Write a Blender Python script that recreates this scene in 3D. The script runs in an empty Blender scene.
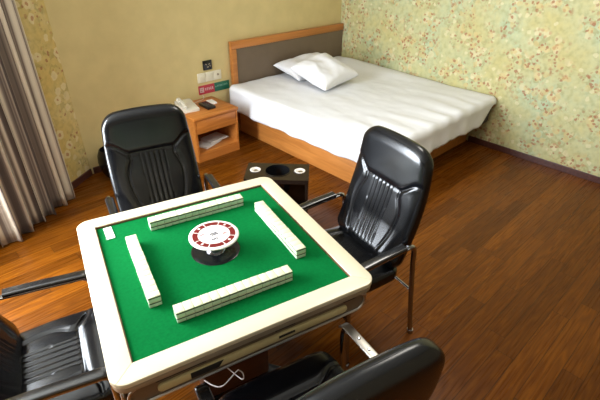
import bpy, bmesh, math, random
from mathutils import Vector, Matrix, noise
random.seed(7)
D = bpy.data
C = bpy.context.scene.collection
PI = math.pi

# ------------------------------------------------------------------ materials
def new_mat(name):
    m = D.materials.new(name); m.use_nodes = True
    nt = m.node_tree
    return m, nt, nt.nodes['Principled BSDF']

def N(nt, kind, **kw):
    n = nt.nodes.new(kind)
    for k, v in kw.items():
        if k.startswith('in_'):
            key = k[3:]
            n.inputs[int(key) if key.isdigit() else key].default_value = v
        else:
            setattr(n, k, v)
    return n

def ramp(nt, fac, stops, interp='LINEAR'):
    r = nt.nodes.new('ShaderNodeValToRGB'); r.color_ramp.interpolation = interp
    els = r.color_ramp.elements
    while len(els) < len(stops): els.new(0.5)
    for e, (p, c) in zip(els, stops):
        e.position = p; e.color = (*c, 1) if len(c) == 3 else c
    nt.links.new(fac, r.inputs[0])
    return r.outputs[0]

def mixc(nt, fac, a, b, mode='MIX'):
    n = nt.nodes.new('ShaderNodeMix'); n.data_type = 'RGBA'; n.blend_type = mode
    for s, v in ((n.inputs[0], fac), (n.inputs[6], a), (n.inputs[7], b)):
        if hasattr(v, 'links') or isinstance(v, bpy.types.NodeSocket): nt.links.new(v, s)
        elif isinstance(v, (int, float)): s.default_value = v
        else: s.default_value = (*v, 1)
    return n.outputs[2]

def math_(nt, op, a, b=None, c=None):
    n = nt.nodes.new('ShaderNodeMath'); n.operation = op
    for i, v in enumerate((a, b, c)):
        if v is None: continue
        if isinstance(v, (int, float)): n.inputs[i].default_value = v
        else: nt.links.new(v, n.inputs[i])
    return n.outputs[0]

def coords(nt, scale=(1, 1, 1), rot=(0, 0, 0), out='Object'):
    t = nt.nodes.new('ShaderNodeTexCoord'); mp = nt.nodes.new('ShaderNodeMapping')
    mp.inputs['Scale'].default_value = scale; mp.inputs['Rotation'].default_value = rot
    nt.links.new(t.outputs[out], mp.inputs[0])
    return mp.outputs[0]

def bump(nt, bsdf, h, strength=0.2, dist=0.01):
    b = nt.nodes.new('ShaderNodeBump'); b.inputs['Strength'].default_value = strength
    b.inputs['Distance'].default_value = dist
    nt.links.new(h, b.inputs['Height']); nt.links.new(b.outputs[0], bsdf.inputs['Normal'])

def plain(name, col, rough=0.5, metal=0.0, var=0.06, scale=20, spec=0.5, coat=0.0):
    """colour with a little procedural variation"""
    m, nt, b = new_mat(name)
    nz = N(nt, 'ShaderNodeTexNoise', in_Scale=scale, in_Detail=3.0)
    nt.links.new(coords(nt), nz.inputs[0])
    lo = tuple(max(0, c * (1 - var)) for c in col); hi = tuple(min(1, c * (1 + var)) for c in col)
    nt.links.new(ramp(nt, nz.outputs[0], [(0.3, lo), (0.7, hi)]), b.inputs['Base Color'])
    b.inputs['Roughness'].default_value = rough; b.inputs['Metallic'].default_value = metal
    b.inputs['Specular IOR Level'].default_value = spec
    b.inputs['Coat Weight'].default_value = coat
    return m

def wood(name, dark, light, axis='X', scale=3.0, rough=0.4):
    m, nt, b = new_mat(name)
    sc = {'X': (1, 14, 14), 'Y': (14, 1, 14), 'Z': (14, 14, 1)}[axis]
    v = coords(nt, sc)
    nz = N(nt, 'ShaderNodeTexNoise', in_Scale=scale, in_Detail=5.0, in_Distortion=0.6)
    nt.links.new(v, nz.inputs[0])
    col = ramp(nt, nz.outputs[0], [(0.3, dark), (0.7, light)])
    nt.links.new(col, b.inputs['Base Color'])
    b.inputs['Roughness'].default_value = rough
    bump(nt, b, nz.outputs[0], 0.08, 0.003)
    return m

M = {}

def floor_mat():
    m, nt, b = new_mat('floor_planks')
    L = nt.links
    v = coords(nt)
    sep = nt.nodes.new('ShaderNodeSeparateXYZ'); L.new(v, sep.inputs[0])
    W, LEN = 0.098, 0.92
    row = math_(nt, 'FLOOR', math_(nt, 'DIVIDE', sep.outputs[1], W))
    wn = N(nt, 'ShaderNodeTexWhiteNoise', noise_dimensions='1D'); L.new(row, wn.inputs['W'])
    xs = math_(nt, 'ADD', math_(nt, 'DIVIDE', sep.outputs[0], LEN), wn.outputs[0])
    colm = math_(nt, 'FLOOR', xs)
    cmb = nt.nodes.new('ShaderNodeCombineXYZ'); L.new(row, cmb.inputs[0]); L.new(colm, cmb.inputs[1])
    wn2 = N(nt, 'ShaderNodeTexWhiteNoise', noise_dimensions='2D'); L.new(cmb.outputs[0], wn2.inputs[0])
    # grain, offset per plank
    off = N(nt, 'ShaderNodeVectorMath', operation='MULTIPLY_ADD')
    L.new(wn2.outputs[1], off.inputs[0]); off.inputs[1].default_value = (7, 7, 7); L.new(v, off.inputs[2])
    mp = N(nt, 'ShaderNodeMapping'); mp.inputs['Scale'].default_value = (1.0, 11, 1); L.new(off.outputs[0], mp.inputs[0])
    n1 = N(nt, 'ShaderNodeTexNoise', in_Scale=1.3, in_Detail=2.0); L.new(mp.outputs[0], n1.inputs[0])
    rings = math_(nt, 'FRACT', math_(nt, 'MULTIPLY', n1.outputs[0], 9.0))
    rings = math_(nt, 'ABSOLUTE', math_(nt, 'SUBTRACT', rings, 0.5))
    mp2 = N(nt, 'ShaderNodeMapping'); mp2.inputs['Scale'].default_value = (3, 90, 1); L.new(off.outputs[0], mp2.inputs[0])
    n2 = N(nt, 'ShaderNodeTexNoise', in_Scale=1.0, in_Detail=4.0); L.new(mp2.outputs[0], n2.inputs[0])
    g = math_(nt, 'ADD', math_(nt, 'MULTIPLY', rings, 0.75), math_(nt, 'MULTIPLY', n2.outputs[0], 0.5))
    c1 = ramp(nt, g, [(0.12, (0.080, 0.0205, 0.0012)), (0.5, (0.132, 0.038, 0.0022)), (0.85, (0.198, 0.064, 0.0040))])
    tint = ramp(nt, wn2.outputs[0], [(0.0, (0.74, 0.70, 0.66)), (0.5, (0.98, 0.95, 0.9)), (1.0, (1.32, 1.32, 1.3))])
    c2 = mixc(nt, 1.0, c1, tint, 'MULTIPLY')
    # joints
    fy = math_(nt, 'FRACT', math_(nt, 'DIVIDE', sep.outputs[1], W))
    ey = math_(nt, 'MULTIPLY', math_(nt, 'MINIMUM', fy, math_(nt, 'SUBTRACT', 1.0, fy)), W)
    fx = math_(nt, 'FRACT', xs)
    ex = math_(nt, 'MULTIPLY', math_(nt, 'MINIMUM', fx, math_(nt, 'SUBTRACT', 1.0, fx)), LEN)
    joint = math_(nt, 'LESS_THAN', math_(nt, 'MINIMUM', ex, ey), 0.0018)
    c3 = mixc(nt, math_(nt, 'MULTIPLY', joint, 0.75), c2, (0.018, 0.006, 0.002))
    L.new(c3, b.inputs['Base Color'])
    rr = ramp(nt, n2.outputs[0], [(0.3, (0.24,) * 3), (0.7, (0.34,) * 3)])
    L.new(rr, b.inputs['Roughness'])
    b.inputs['Specular IOR Level'].default_value = 0.2
    bump(nt, b, math_(nt, 'SUBTRACT', math_(nt, 'MULTIPLY', n2.outputs[0], 0.25), joint), 0.12, 0.002)
    return m

def floral_mat(name, base_a, base_b, base_c, dens=1.0, big=False):
    """wallpaper: soft patches, leaf strokes, cream blossoms and little red brown buds in clusters"""
    m, nt, b = new_mat(name); L = nt.links
    v = coords(nt)
    n1 = N(nt, 'ShaderNodeTexNoise', in_Scale=2.6, in_Detail=4.0, in_Roughness=0.6); L.new(v, n1.inputs[0])
    base = ramp(nt, n1.outputs[0], [(0.34, base_a), (0.5, base_b), (0.66, base_c)])
    n1b = N(nt, 'ShaderNodeTexNoise', in_Scale=22.0, in_Detail=3.0); L.new(v, n1b.inputs[0])
    base = mixc(nt, 0.55, base, ramp(nt, n1b.outputs[0], [(0.3, (0.70, 0.70, 0.60)), (0.5, (1, 1, 1)), (0.72, (1.18, 1.16, 1.08))]), 'MULTIPLY')
    # where the sprays are
    n2 = N(nt, 'ShaderNodeTexNoise', in_Scale=5.2, in_Detail=1.5); L.new(v, n2.inputs[0])
    clus = ramp(nt, n2.outputs[0], [(0.44, (0, 0, 0)), (0.54, (1, 1, 1))])
    n3 = N(nt, 'ShaderNodeTexNoise', in_Scale=16.0, in_Detail=2.0, in_Distortion=1.2); L.new(v, n3.inputs[0])
    leaf = ramp(nt, n3.outputs[0], [(0.53, (0, 0, 0)), (0.58, (1, 1, 1))])
    base = mixc(nt, math_(nt, 'MULTIPLY', math_(nt, 'MULTIPLY', leaf, clus), 0.4), base, (0.30, 0.25, 0.08))
    wob = N(nt, 'ShaderNodeTexNoise', in_Scale=30.0, in_Detail=2.0); L.new(v, wob.inputs[0])
    vw = N(nt, 'ShaderNodeVectorMath', operation='MULTIPLY_ADD'); L.new(wob.outputs[1], vw.inputs[0]); vw.inputs[1].default_value = (.03, .03, .03); L.new(v, vw.inputs[2])
    v = vw.outputs[0]
    def dots(scale, size, col, amount, keep):
        nonlocal base
        vo = N(nt, 'ShaderNodeTexVoronoi', in_Scale=scale, in_Randomness=1.0); L.new(v, vo.inputs[0])
        d = math_(nt, 'LESS_THAN', vo.outputs['Distance'], size)
        sp = N(nt, 'ShaderNodeSeparateColor'); L.new(vo.outputs['Color'], sp.inputs[0])
        k = math_(nt, 'LESS_THAN', sp.outputs[0], keep)
        f = math_(nt, 'MULTIPLY', math_(nt, 'MULTIPLY', d, k), math_(nt, 'MULTIPLY', clus, amount))
        base = mixc(nt, f, base, col)
    dots(10.0, 0.36, (0.70, 0.60, 0.36), 0.55, 0.55 * dens)
    dots(15.0, 0.42, (0.60, 0.46, 0.20), 0.6, 0.5 * dens)
    dots(21.0, 0.30, (0.46, 0.22, 0.10), 0.6, 0.40 * dens)
    dots(28.0, 0.36, (0.34, 0.13, 0.065), 0.75, 0.5 * dens)
    vo = N(nt, 'ShaderNodeTexVoronoi', in_Scale=16.0); L.new(v, vo.inputs[0])
    sp = N(nt, 'ShaderNodeSeparateColor'); L.new(vo.outputs['Color'], sp.inputs[0])
    f = math_(nt, 'MULTIPLY', math_(nt, 'LESS_THAN', vo.outputs['Distance'], 0.3), math_(nt, 'GREATER_THAN', sp.outputs[1], 0.72))
    base = mixc(nt, math_(nt, 'MULTIPLY', f, 0.6), base, (0.68, 0.62, 0.38))
    if big:
        for size, col, am in ((0.42, (0.72, 0.62, 0.36), 0.75), (0.17, (0.40, 0.15, 0.06), 0.7)):
            vo = N(nt, 'ShaderNodeTexVoronoi', in_Scale=11.0); L.new(v, vo.inputs[0])
            sp = N(nt, 'ShaderNodeSeparateColor'); L.new(vo.outputs['Color'], sp.inputs[0])
            f = math_(nt, 'MULTIPLY', math_(nt, 'LESS_THAN', vo.outputs['Distance'], size), math_(nt, 'LESS_THAN', sp.outputs[2], 0.55))
            base = mixc(nt, math_(nt, 'MULTIPLY', f, am), base, col)
    L.new(base, b.inputs['Base Color'])
    b.inputs['Roughness'].default_value = 0.7
    b.inputs['Specular IOR Level'].default_value = 0.25
    return m

def curtain_mat():
    m, nt, b = new_mat('curtain_fabric'); L = nt.links
    v = coords(nt, (1, 1, 1), out='UV')
    sep = N(nt, 'ShaderNodeSeparateXYZ'); L.new(v, sep.inputs[0])
    n1 = N(nt, 'ShaderNodeTexNoise', noise_dimensions='1D', in_Scale=13.0, in_Detail=4.0)
    L.new(sep.outputs[0], n1.inputs['W'])
    sw = math_(nt, 'MULTIPLY', math_(nt, 'SINE', math_(nt, 'MULTIPLY', sep.outputs[0], 78.0)), 0.085)
    st_ = math_(nt, 'ADD', n1.outputs[0], sw)
    col = ramp(nt, st_, [(0.34, (0.085, 0.062, 0.050)), (0.46, (0.22, 0.17, 0.135)), (0.53, (0.48, 0.40, 0.31)), (0.64, (0.70, 0.61, 0.47))])
    L.new(col, b.inputs['Base Color'])
    b.inputs['Roughness'].default_value = 0.75
    b.inputs['Sheen Weight'].default_value = 0.2
    n2 = N(nt, 'ShaderNodeTexNoise', in_Scale=300.0, in_Detail=1.0); L.new(v, n2.inputs[0])
    bump(nt, b, n2.outputs[0], 0.15, 0.002)
    return m

def leather_mat():
    m, nt, b = new_mat('black_leather'); L = nt.links
    v = coords(nt)
    n1 = N(nt, 'ShaderNodeTexVoronoi', in_Scale=220.0); L.new(v, n1.inputs[0])
    n2 = N(nt, 'ShaderNodeTexNoise', in_Scale=9.0, in_Detail=3.0); L.new(v, n2.inputs[0])
    L.new(ramp(nt, n2.outputs[0], [(0.3, (0.002, 0.0025, 0.0035)), (0.7, (0.0035, 0.004, 0.0055))]), b.inputs['Base Color'])
    L.new(ramp(nt, n2.outputs[0], [(0.3, (0.22,) * 3), (0.7, (0.25,) * 3)]), b.inputs['Roughness'])
    b.inputs['Specular IOR Level'].default_value = 0.5
    bump(nt, b, n1.outputs['Distance'], 0.015, 0.0003)
    return m

def cloth_mat(name, col):
    m, nt, b = new_mat(name); L = nt.links
    v = coords(nt)
    n1 = N(nt, 'ShaderNodeTexNoise', in_Scale=6.0, in_Detail=4.0); L.new(v, n1.inputs[0])
    L.new(ramp(nt, n1.outputs[0], [(0.3, tuple(c * 0.97 for c in col)), (0.7, col)]), b.inputs['Base Color'])
    b.inputs['Roughness'].default_value = 0.85
    b.inputs['Specular IOR Level'].default_value = 0.2
    n2 = N(nt, 'ShaderNodeTexNoise', in_Scale=26.0, in_Detail=3.0); L.new(v, n2.inputs[0])
    bump(nt, b, n2.outputs[0], 0.12, 0.006)
    return m

M['floor'] = floor_mat()
M['floral'] = floral_mat('floral_wallpaper', (0.52, 0.465, 0.21), (0.50, 0.49, 0.265), (0.43, 0.50, 0.32))
M['floral_warm'] = floral_mat('floral_wallpaper_warm', (0.62, 0.45, 0.15), (0.60, 0.46, 0.17), (0.64, 0.52, 0.24), 0.5, True)
M['plain_wall'] = plain('plain_wallpaper', (0.64, 0.52, 0.245), 0.7, var=0.05, scale=7, spec=0.2)
M['ceiling'] = plain('ceiling_paint', (0.60, 0.58, 0.53), 0.9, var=0.02)
M['paint'] = plain('wall_paint', (0.20, 0.16, 0.10), 0.85, var=0.04)
M['baseboard'] = wood('baseboard_wood', (0.050, 0.016, 0.012), (0.095, 0.034, 0.026), 'X', 3, 0.35)
M['curtain'] = curtain_mat()
M['leather'] = leather_mat()
M['chrome'] = plain('chrome', (0.40, 0.40, 0.41), 0.16, 1.0, 0.03)
M['arm_pad'] = plain('arm_pad_black', (0.008, 0.008, 0.009), 0.2, 0, 0.1, spec=0.9, coat=0.4)
M['chrome_dark'] = plain('dark_chrome', (0.16, 0.16, 0.18), 0.12, 1.0, 0.03)
M['chrome_dull'] = plain('brushed_metal', (0.55, 0.52, 0.48), 0.3, 1.0, 0.06, 60)
M['black_plastic'] = plain('black_plastic', (0.008, 0.008, 0.009), 0.22, 0, 0.1)
M['cream'] = plain('cream_laminate', (0.66, 0.575, 0.40), 0.30, 0, 0.02, 8)
M['tan_edge'] = plain('tan_edge', (0.36, 0.29, 0.20), 0.35, 0.35, 0.05)
M['felt'] = plain('green_felt', (0.001, 0.120, 0.026), 0.95, 0, 0.10, 90, 0.05)
M['liner'] = wood('liner_wood', (0.10, 0.035, 0.015), (0.17, 0.06, 0.03), 'X', 4, 0.5)
M['body'] = wood('cabinet_brown', (0.060, 0.020, 0.008), (0.11, 0.04, 0.016), 'X', 3, 0.4)
M['panel_brown'] = plain('panel_brown', (0.17, 0.12, 0.075), 0.35, 0.2, 0.05)
M['drawer'] = plain('cream_drawer', (0.58, 0.48, 0.24), 0.35, 0, 0.05, 10)
M['slot'] = plain('slot_black', (0.012, 0.010, 0.008), 0.6)
M['tile_top'] = plain('tile_cream', (0.64, 0.65, 0.44), 0.25, 0, 0.03, 30)
M['tile_body'] = plain('tile_pale_green', (0.70, 0.80, 0.62), 0.25, 0, 0.03, 30)
M['tile_band'] = plain('tile_dark_band', (0.012, 0.030, 0.010), 0.3)
M['disc_white'] = plain('disc_white', (0.78, 0.72, 0.66), 0.25, 0, 0.02)
M['disc_red'] = plain('disc_red', (0.15, 0.009, 0.009), 0.3)
M['disc_mark'] = plain('disc_mark', (0.05, 0.06, 0.09), 0.4)
M['pink_mark'] = plain('pink_mark', (0.62, 0.26, 0.26), 0.4)
M['paper'] = plain('white_paper', (0.80, 0.79, 0.76), 0.6, 0, 0.02)
M['bedwood'] = wood('orange_bed_wood', (0.42, 0.145, 0.028), (0.60, 0.24, 0.055), 'Y', 2.2, 0.35)
M['headwood'] = wood('orange_headboard_wood', (0.40, 0.14, 0.028), (0.54, 0.21, 0.050), 'X', 2.2, 0.35)
M['standwood'] = wood('orange_nightstand_wood', (0.40, 0.125, 0.020), (0.56, 0.205, 0.040), 'X', 2.5, 0.35)
M['headpanel'] = plain('taupe_panel', (0.155, 0.110, 0.070), 0.5, 0, 0.05, 12)
M['sheet'] = cloth_mat('white_sheet', (0.80, 0.81, 0.84))
M['pillow'] = cloth_mat('white_pillowcase', (0.80, 0.80, 0.82))
M['mattress'] = plain('mattress_ticking', (0.05, 0.042, 0.036), 0.8)
M['stand_black'] = plain('dark_brown_gloss', (0.016, 0.009, 0.006), 0.25, 0, 0.1)
M['phone'] = plain('ivory_plastic', (0.72, 0.68, 0.58), 0.4, 0, 0.03)
M['switch'] = plain('ivory_switch', (0.76, 0.71, 0.55), 0.35, 0, 0.02)
M['sign_red'] = plain('sign_red', (0.47, 0.022, 0.045), 0.4)
M['sign_green'] = plain('sign_green', (0.008, 0.13, 0.075), 0.4)
M['sign_white'] = plain('sign_white', (0.72, 0.62, 0.58), 0.5)
M['sign_pale'] = plain('sign_pale_green', (0.25, 0.45, 0.35), 0.5)
M['glass'] = plain('window_frame_white', (0.75, 0.75, 0.75), 0.4)
M['wire'] = plain('white_cord', (0.80, 0.78, 0.74), 0.4)
M['trim_strip'] = M['baseboard']

# ------------------------------------------------------------------ mesh helpers
def obj(name, bm, mats, parent=None, smooth=False, loc=None, rot=None):
    me = D.meshes.new(name)
    bmesh.ops.recalc_face_normals(bm, faces=bm.faces[:])
    bm.to_mesh(me); bm.free()
    if not isinstance(mats, (list, tuple)): mats = [mats]
    for m in mats: me.materials.append(m)
    if smooth:
        for p in me.polygons: p.use_smooth = True
        if smooth != 'all':
            try: me.set_sharp_from_angle(angle=math.radians(38))
            except Exception: pass
    o = D.objects.new(name, me); C.objects.link(o)
    if parent: o.parent = parent
    if loc is not None: o.location = loc
    if rot is not None: o.rotation_euler = rot
    return o

def tag(o, label, cat, group=None):
    o['label'] = label; o['category'] = cat
    if group: o['group'] = group
    return o

def thing(name, label, cat, loc=(0, 0, 0), rz=0.0, group=None):
    o = D.objects.new(name, None); C.objects.link(o)
    o.empty_display_size = 0.1
    o.location = loc; o.rotation_euler = (0, 0, rz)
    return tag(o, label, cat, group)

def struct(name, bm, m, **kw):
    o = obj(name, bm, m, **kw); o['kind'] = 'structure'; return o

def copy_tree(o, parent=None):
    c = o.copy(); C.objects.link(c)
    if parent: c.parent = parent
    for ch in list(o.children): copy_tree(ch, c)
    return c

def box(bm, x0, x1, y0, y1, z0, z1, bev=0.0, seg=2, mi=0, mat4=None):
    tmp = bmesh.new()
    vs = [tmp.verts.new((x, y, z)) for x in (x0, x1) for y in (y0, y1) for z in (z0, z1)]
    for f in ((0, 1, 3, 2), (4, 6, 7, 5), (0, 4, 5, 1), (2, 3, 7, 6), (0, 2, 6, 4), (1, 5, 7, 3)):
        tmp.faces.new([vs[i] for i in f])
    bmesh.ops.recalc_face_normals(tmp, faces=tmp.faces[:])
    if bev: bmesh.ops.bevel(tmp, geom=tmp.edges[:], offset=bev, segments=seg, affect='EDGES', profile=0.5)
    merge(bm, tmp, mi, mat4)

def merge(bm, tmp, mi=0, mat4=None):
    if mat4 is not None: tmp.transform(mat4)
    mp = {v: bm.verts.new(v.co) for v in tmp.verts}
    for f in tmp.faces:
        try:
            nf = bm.faces.new([mp[v] for v in f.verts]); nf.material_index = mi; nf.smooth = f.smooth
        except ValueError: pass
    tmp.free()

def prism(bm, pts, z0, z1, bev=0.0, seg=2, mi=0, mat4=None):
    tmp = bmesh.new()
    n = len(pts)
    lo = [tmp.verts.new((x, y, z0)) for x, y in pts]; hi = [tmp.verts.new((x, y, z1)) for x, y in pts]
    tmp.faces.new(lo[::-1]); top = tmp.faces.new(hi)
    for i in range(n): tmp.faces.new((lo[i], lo[(i + 1) % n], hi[(i + 1) % n], hi[i]))
    bmesh.ops.recalc_face_normals(tmp, faces=tmp.faces[:])
    if bev:
        ed = [e for f in tmp.faces if len(f.verts) == n and n > 4 for e in f.edges] if n > 4 else tmp.edges[:]
        bmesh.ops.bevel(tmp, geom=list(set(ed)), offset=bev, segments=seg, affect='EDGES', profile=0.5)
    merge(bm, tmp, mi, mat4)

def lathe(bm, prof, n=40, c=(0, 0), mi=0):
    rings = []
    for r, z in prof:
        if r < 1e-6: rings.append([bm.verts.new((c[0], c[1], z))])
        else: rings.append([bm.verts.new((c[0] + r * math.cos(2 * PI * k / n), c[1] + r * math.sin(2 * PI * k / n), z)) for k in range(n)])
    for a, b in zip(rings, rings[1:]):
        if len(a) == 1 and len(b) == 1: continue
        for k in range(n):
            k2 = (k + 1) % n
            if len(a) == 1: f = bm.faces.new((a[0], b[k], b[k2]))
            elif len(b) == 1: f = bm.faces.new((a[k], b[0], a[k2]))
            else: f = bm.faces.new((a[k], b[k], b[k2], a[k2]))
            f.material_index = mi

def catmull(pts, sub=8):
    P = [Vector(p) for p in pts]; P = [2 * P[0] - P[1]] + P + [2 * P[-1] - P[-2]]
    out = []
    for i in range(1, len(P) - 2):
        for k in range(sub):
            t = k / sub
            a, b, c, d = P[i - 1:i + 3]
            out.append(0.5 * ((2 * b) + (c - a) * t + (2 * a - 5 * b + 4 * c - d) * t * t + (3 * b - a - 3 * c + d) * t ** 3))
    out.append(P[-2]); return out

def tube(bm, path, r, n=12, mi=0, ry=None):
    """sweep an ellipse (r wide sideways, ry in the other direction) along a path"""
    path = [Vector(p) for p in path]; rings = []
    ry = r if ry is None else ry
    up = None
    for i, p in enumerate(path):
        t = (path[min(i + 1, len(path) - 1)] - path[max(i - 1, 0)]).normalized()
        if up is None:
            a = Vector((1, 0, 0)) if abs(t.x) < 0.9 else Vector((0, 0, 1))
            up = (a - t * a.dot(t)).normalized()
        else:
            up = (up - t * up.dot(t)).normalized()
        s = t.cross(up)
        rings.append([bm.verts.new(p + up * (r * math.cos(2 * PI * k / n)) + s * (ry * math.sin(2 * PI * k / n))) for k in range(n)])
    for a, b in zip(rings, rings[1:]):
        for k in range(n):
            f = bm.faces.new((a[k], a[(k + 1) % n], b[(k + 1) % n], b[k])); f.material_index = mi
    for rg in (rings[0][::-1], rings[-1]):
        f = bm.faces.new(rg); f.material_index = mi

def flatbar(bm, path, w, t, bev=0.3):
    """sweep a rounded rectangle: w across X, t thick"""
    path = [Vector(p) for p in path]; rings = []
    prof = []
    c = t * bev
    for sx, sy, st in ((1, 1, 0), (-1, 1, 90), (-1, -1, 180), (1, -1, 270)):
        for k in range(4):
            a = math.radians(st + k * 30)
            prof.append((sx * (w / 2 - c) + c * math.cos(a), sy * (t / 2 - c) + c * math.sin(a)))
    for i, p in enumerate(path):
        tg = (path[min(i + 1, len(path) - 1)] - path[max(i - 1, 0)]).normalized()
        x = Vector((1, 0, 0)); x = (x - tg * x.dot(tg)).normalized(); s = x.cross(tg)
        rings.append([bm.verts.new(p + x * a + s * b) for a, b in prof])
    n = len(prof)
    for a, b in zip(rings, rings[1:]):
        for k in range(n): bm.faces.new((a[k], a[(k + 1) % n], b[(k + 1) % n], b[k]))
    bm.faces.new(rings[0][::-1]); bm.faces.new(rings[-1])

def rrect(hx, hy, r, n=8):
    pts = []
    for sx, sy, st in ((1, 1, 0), (-1, 1, 90), (-1, -1, 180), (1, -1, 270)):
        for k in range(n + 1):
            a = math.radians(st + 90 * k / n)
            pts.append((sx * (hx - r) + r * math.cos(a), sy * (hy - r) + r * math.sin(a)))
    return pts

def smooth01(a, b, x):
    t = max(0.0, min(1.0, (x - a) / (b - a))); return t * t * (3 - 2 * t)

# ------------------------------------------------------------------ room
CAM = Vector((-4.2871, -3.8344, 1.8824))
H = 2.75
XL, YF = -5.95, -5.3
u = Vector((-0.82, -0.572, 0)).normalized()            # slanted window wall runs this way from the back wall
nw = Vector((-u.y, u.x, 0)); nw = nw if nw.y < 0 else -nw   # into the room
A0 = Vector((-3.29, 0, 0)); LW = (A0.x - XL) / -u.x
A1 = A0 + u * LW

bm = bmesh.new(); box(bm, XL - .2, .12, YF - .12, .12, -.1, 0); struct('floor', bm, M['floor'])
bm = bmesh.new(); box(bm, XL - .2, .12, YF - .12, .12, H, H + .1); struct('ceiling', bm, M['ceiling'])
bm = bmesh.new(); box(bm, A0.x - .02, 0, 0, .12, 0, H); struct('wall_back', bm, M['plain_wall'])
bm = bmesh.new(); box(bm, 0, .12, YF, .12, 0, H); struct('wall_right', bm, M['floral'])
bm = bmesh.new(); box(bm, XL - .12, XL, YF, A1.y, 0, H); struct('wall_left', bm, M['paint'])
bm = bmesh.new(); box(bm, XL - .12, .12, YF - .12, YF, 0, H); struct('wall_front', bm, M['paint'])
# slanted wall with a window opening, built in its own frame (x along wall, -y into room)
rzw = math.atan2(-u.y, -u.x)                           # local +x = -u ; A1 is the origin
WS0, WS1, WZ0, WZ1 = 1.35, 3.10, 0.40, 2.45            # distance from A0, heights
bm = bmesh.new()
a, b_ = LW - WS1, LW - WS0
box(bm, 0, a, 0, .12, 0, H); box(bm, b_, LW, 0, .12, 0, H)
box(bm, a, b_, 0, .12, 0, WZ0); box(bm, a, b_, 0, .12, WZ1, H)
struct('wall_window_side', bm, M['floral_warm'], loc=A1, rot=(0, 0, rzw))
bm = bmesh.new()
for s0, s1, z0, z1 in ((a, b_, WZ0, WZ0 + .05), (a, b_, WZ1 - .05, WZ1), (a, a + .05, WZ0, WZ1), (b_ - .05, b_, WZ0, WZ1), ((a + b_) / 2 - .025, (a + b_) / 2 + .025, WZ0, WZ1)):
    box(bm, s0, s1, .04, .09, z0, z1, .006)
struct('window_1', bm, M['glass'], loc=A1, rot=(0, 0, rzw))
# baseboards
BH, BT = 0.062, 0.014
bm = bmesh.new(); box(bm, A0.x + .02, -1.9, -BT, 0, 0, BH, .003); struct('baseboard_back', bm, M['baseboard'])
bm = bmesh.new(); box(bm, -BT, 0, YF, -1.94, 0, BH, .003); struct('baseboard_right', bm, M['baseboard'])
bm = bmesh.new(); box(bm, .02, LW - .005, -BT, 0, 0, BH, .003); struct('baseboard_window_side', bm, M['baseboard'], loc=A1, rot=(0, 0, rzw))

# ------------------------------------------------------------------ curtain
bm = bmesh.new()
uvl = bm.loops.layers.uv.new('UVMap')
S0, S1, NS, NZ = 0.368, 1.12, 260, 26
grid = []
arc = [0.0]; prev = None
def curt(s, z):
    t = (s - S0) / (S1 - S0)
    low = 1 - z / 2.55
    ph = 2 * PI * (s - S0) / 0.125 + 0.6 * math.sin(s * 9)
    amp = 0.030 + 0.022 * low
    off = 0.085 + amp * math.sin(ph) + 0.010 * math.sin(2.3 * ph + 1)
    ss = s + 0.020 * math.sin(2 * ph) + 0.012 * low * math.sin(ph * .5)
    p = A0 + u * ss + nw * off
    return Vector((p.x, p.y, z))
for i in range(NS + 1):
    s = S0 + (S1 - S0) * i / NS
    p = curt(s, 0.3)
    if prev is not None: arc.append(arc[-1] + (p - prev).length)
    prev = p
    grid.append([bm.verts.new(curt(s, 0.006 + 2.55 * j / NZ)) for j in range(NZ + 1)])
for i in range(NS):
    for j in range(NZ):
        f = bm.faces.new((grid[i][j], grid[i + 1][j], grid[i + 1][j + 1], grid[i][j + 1]))
        f.smooth = True
        for lp, (ii, jj) in zip(f.loops, ((i, j), (i + 1, j), (i + 1, j + 1), (i, j + 1))):
            lp[uvl].uv = (arc[ii], 2.55 * jj / NZ)
cu = obj('curtain', bm, M['curtain'], smooth='all')
md = cu.modifiers.new('thick', 'SOLIDIFY'); md.thickness = 0.003
tag(cu, 'brown and beige striped floor-length curtain gathered beside the floral wall strip', 'curtain')

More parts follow.
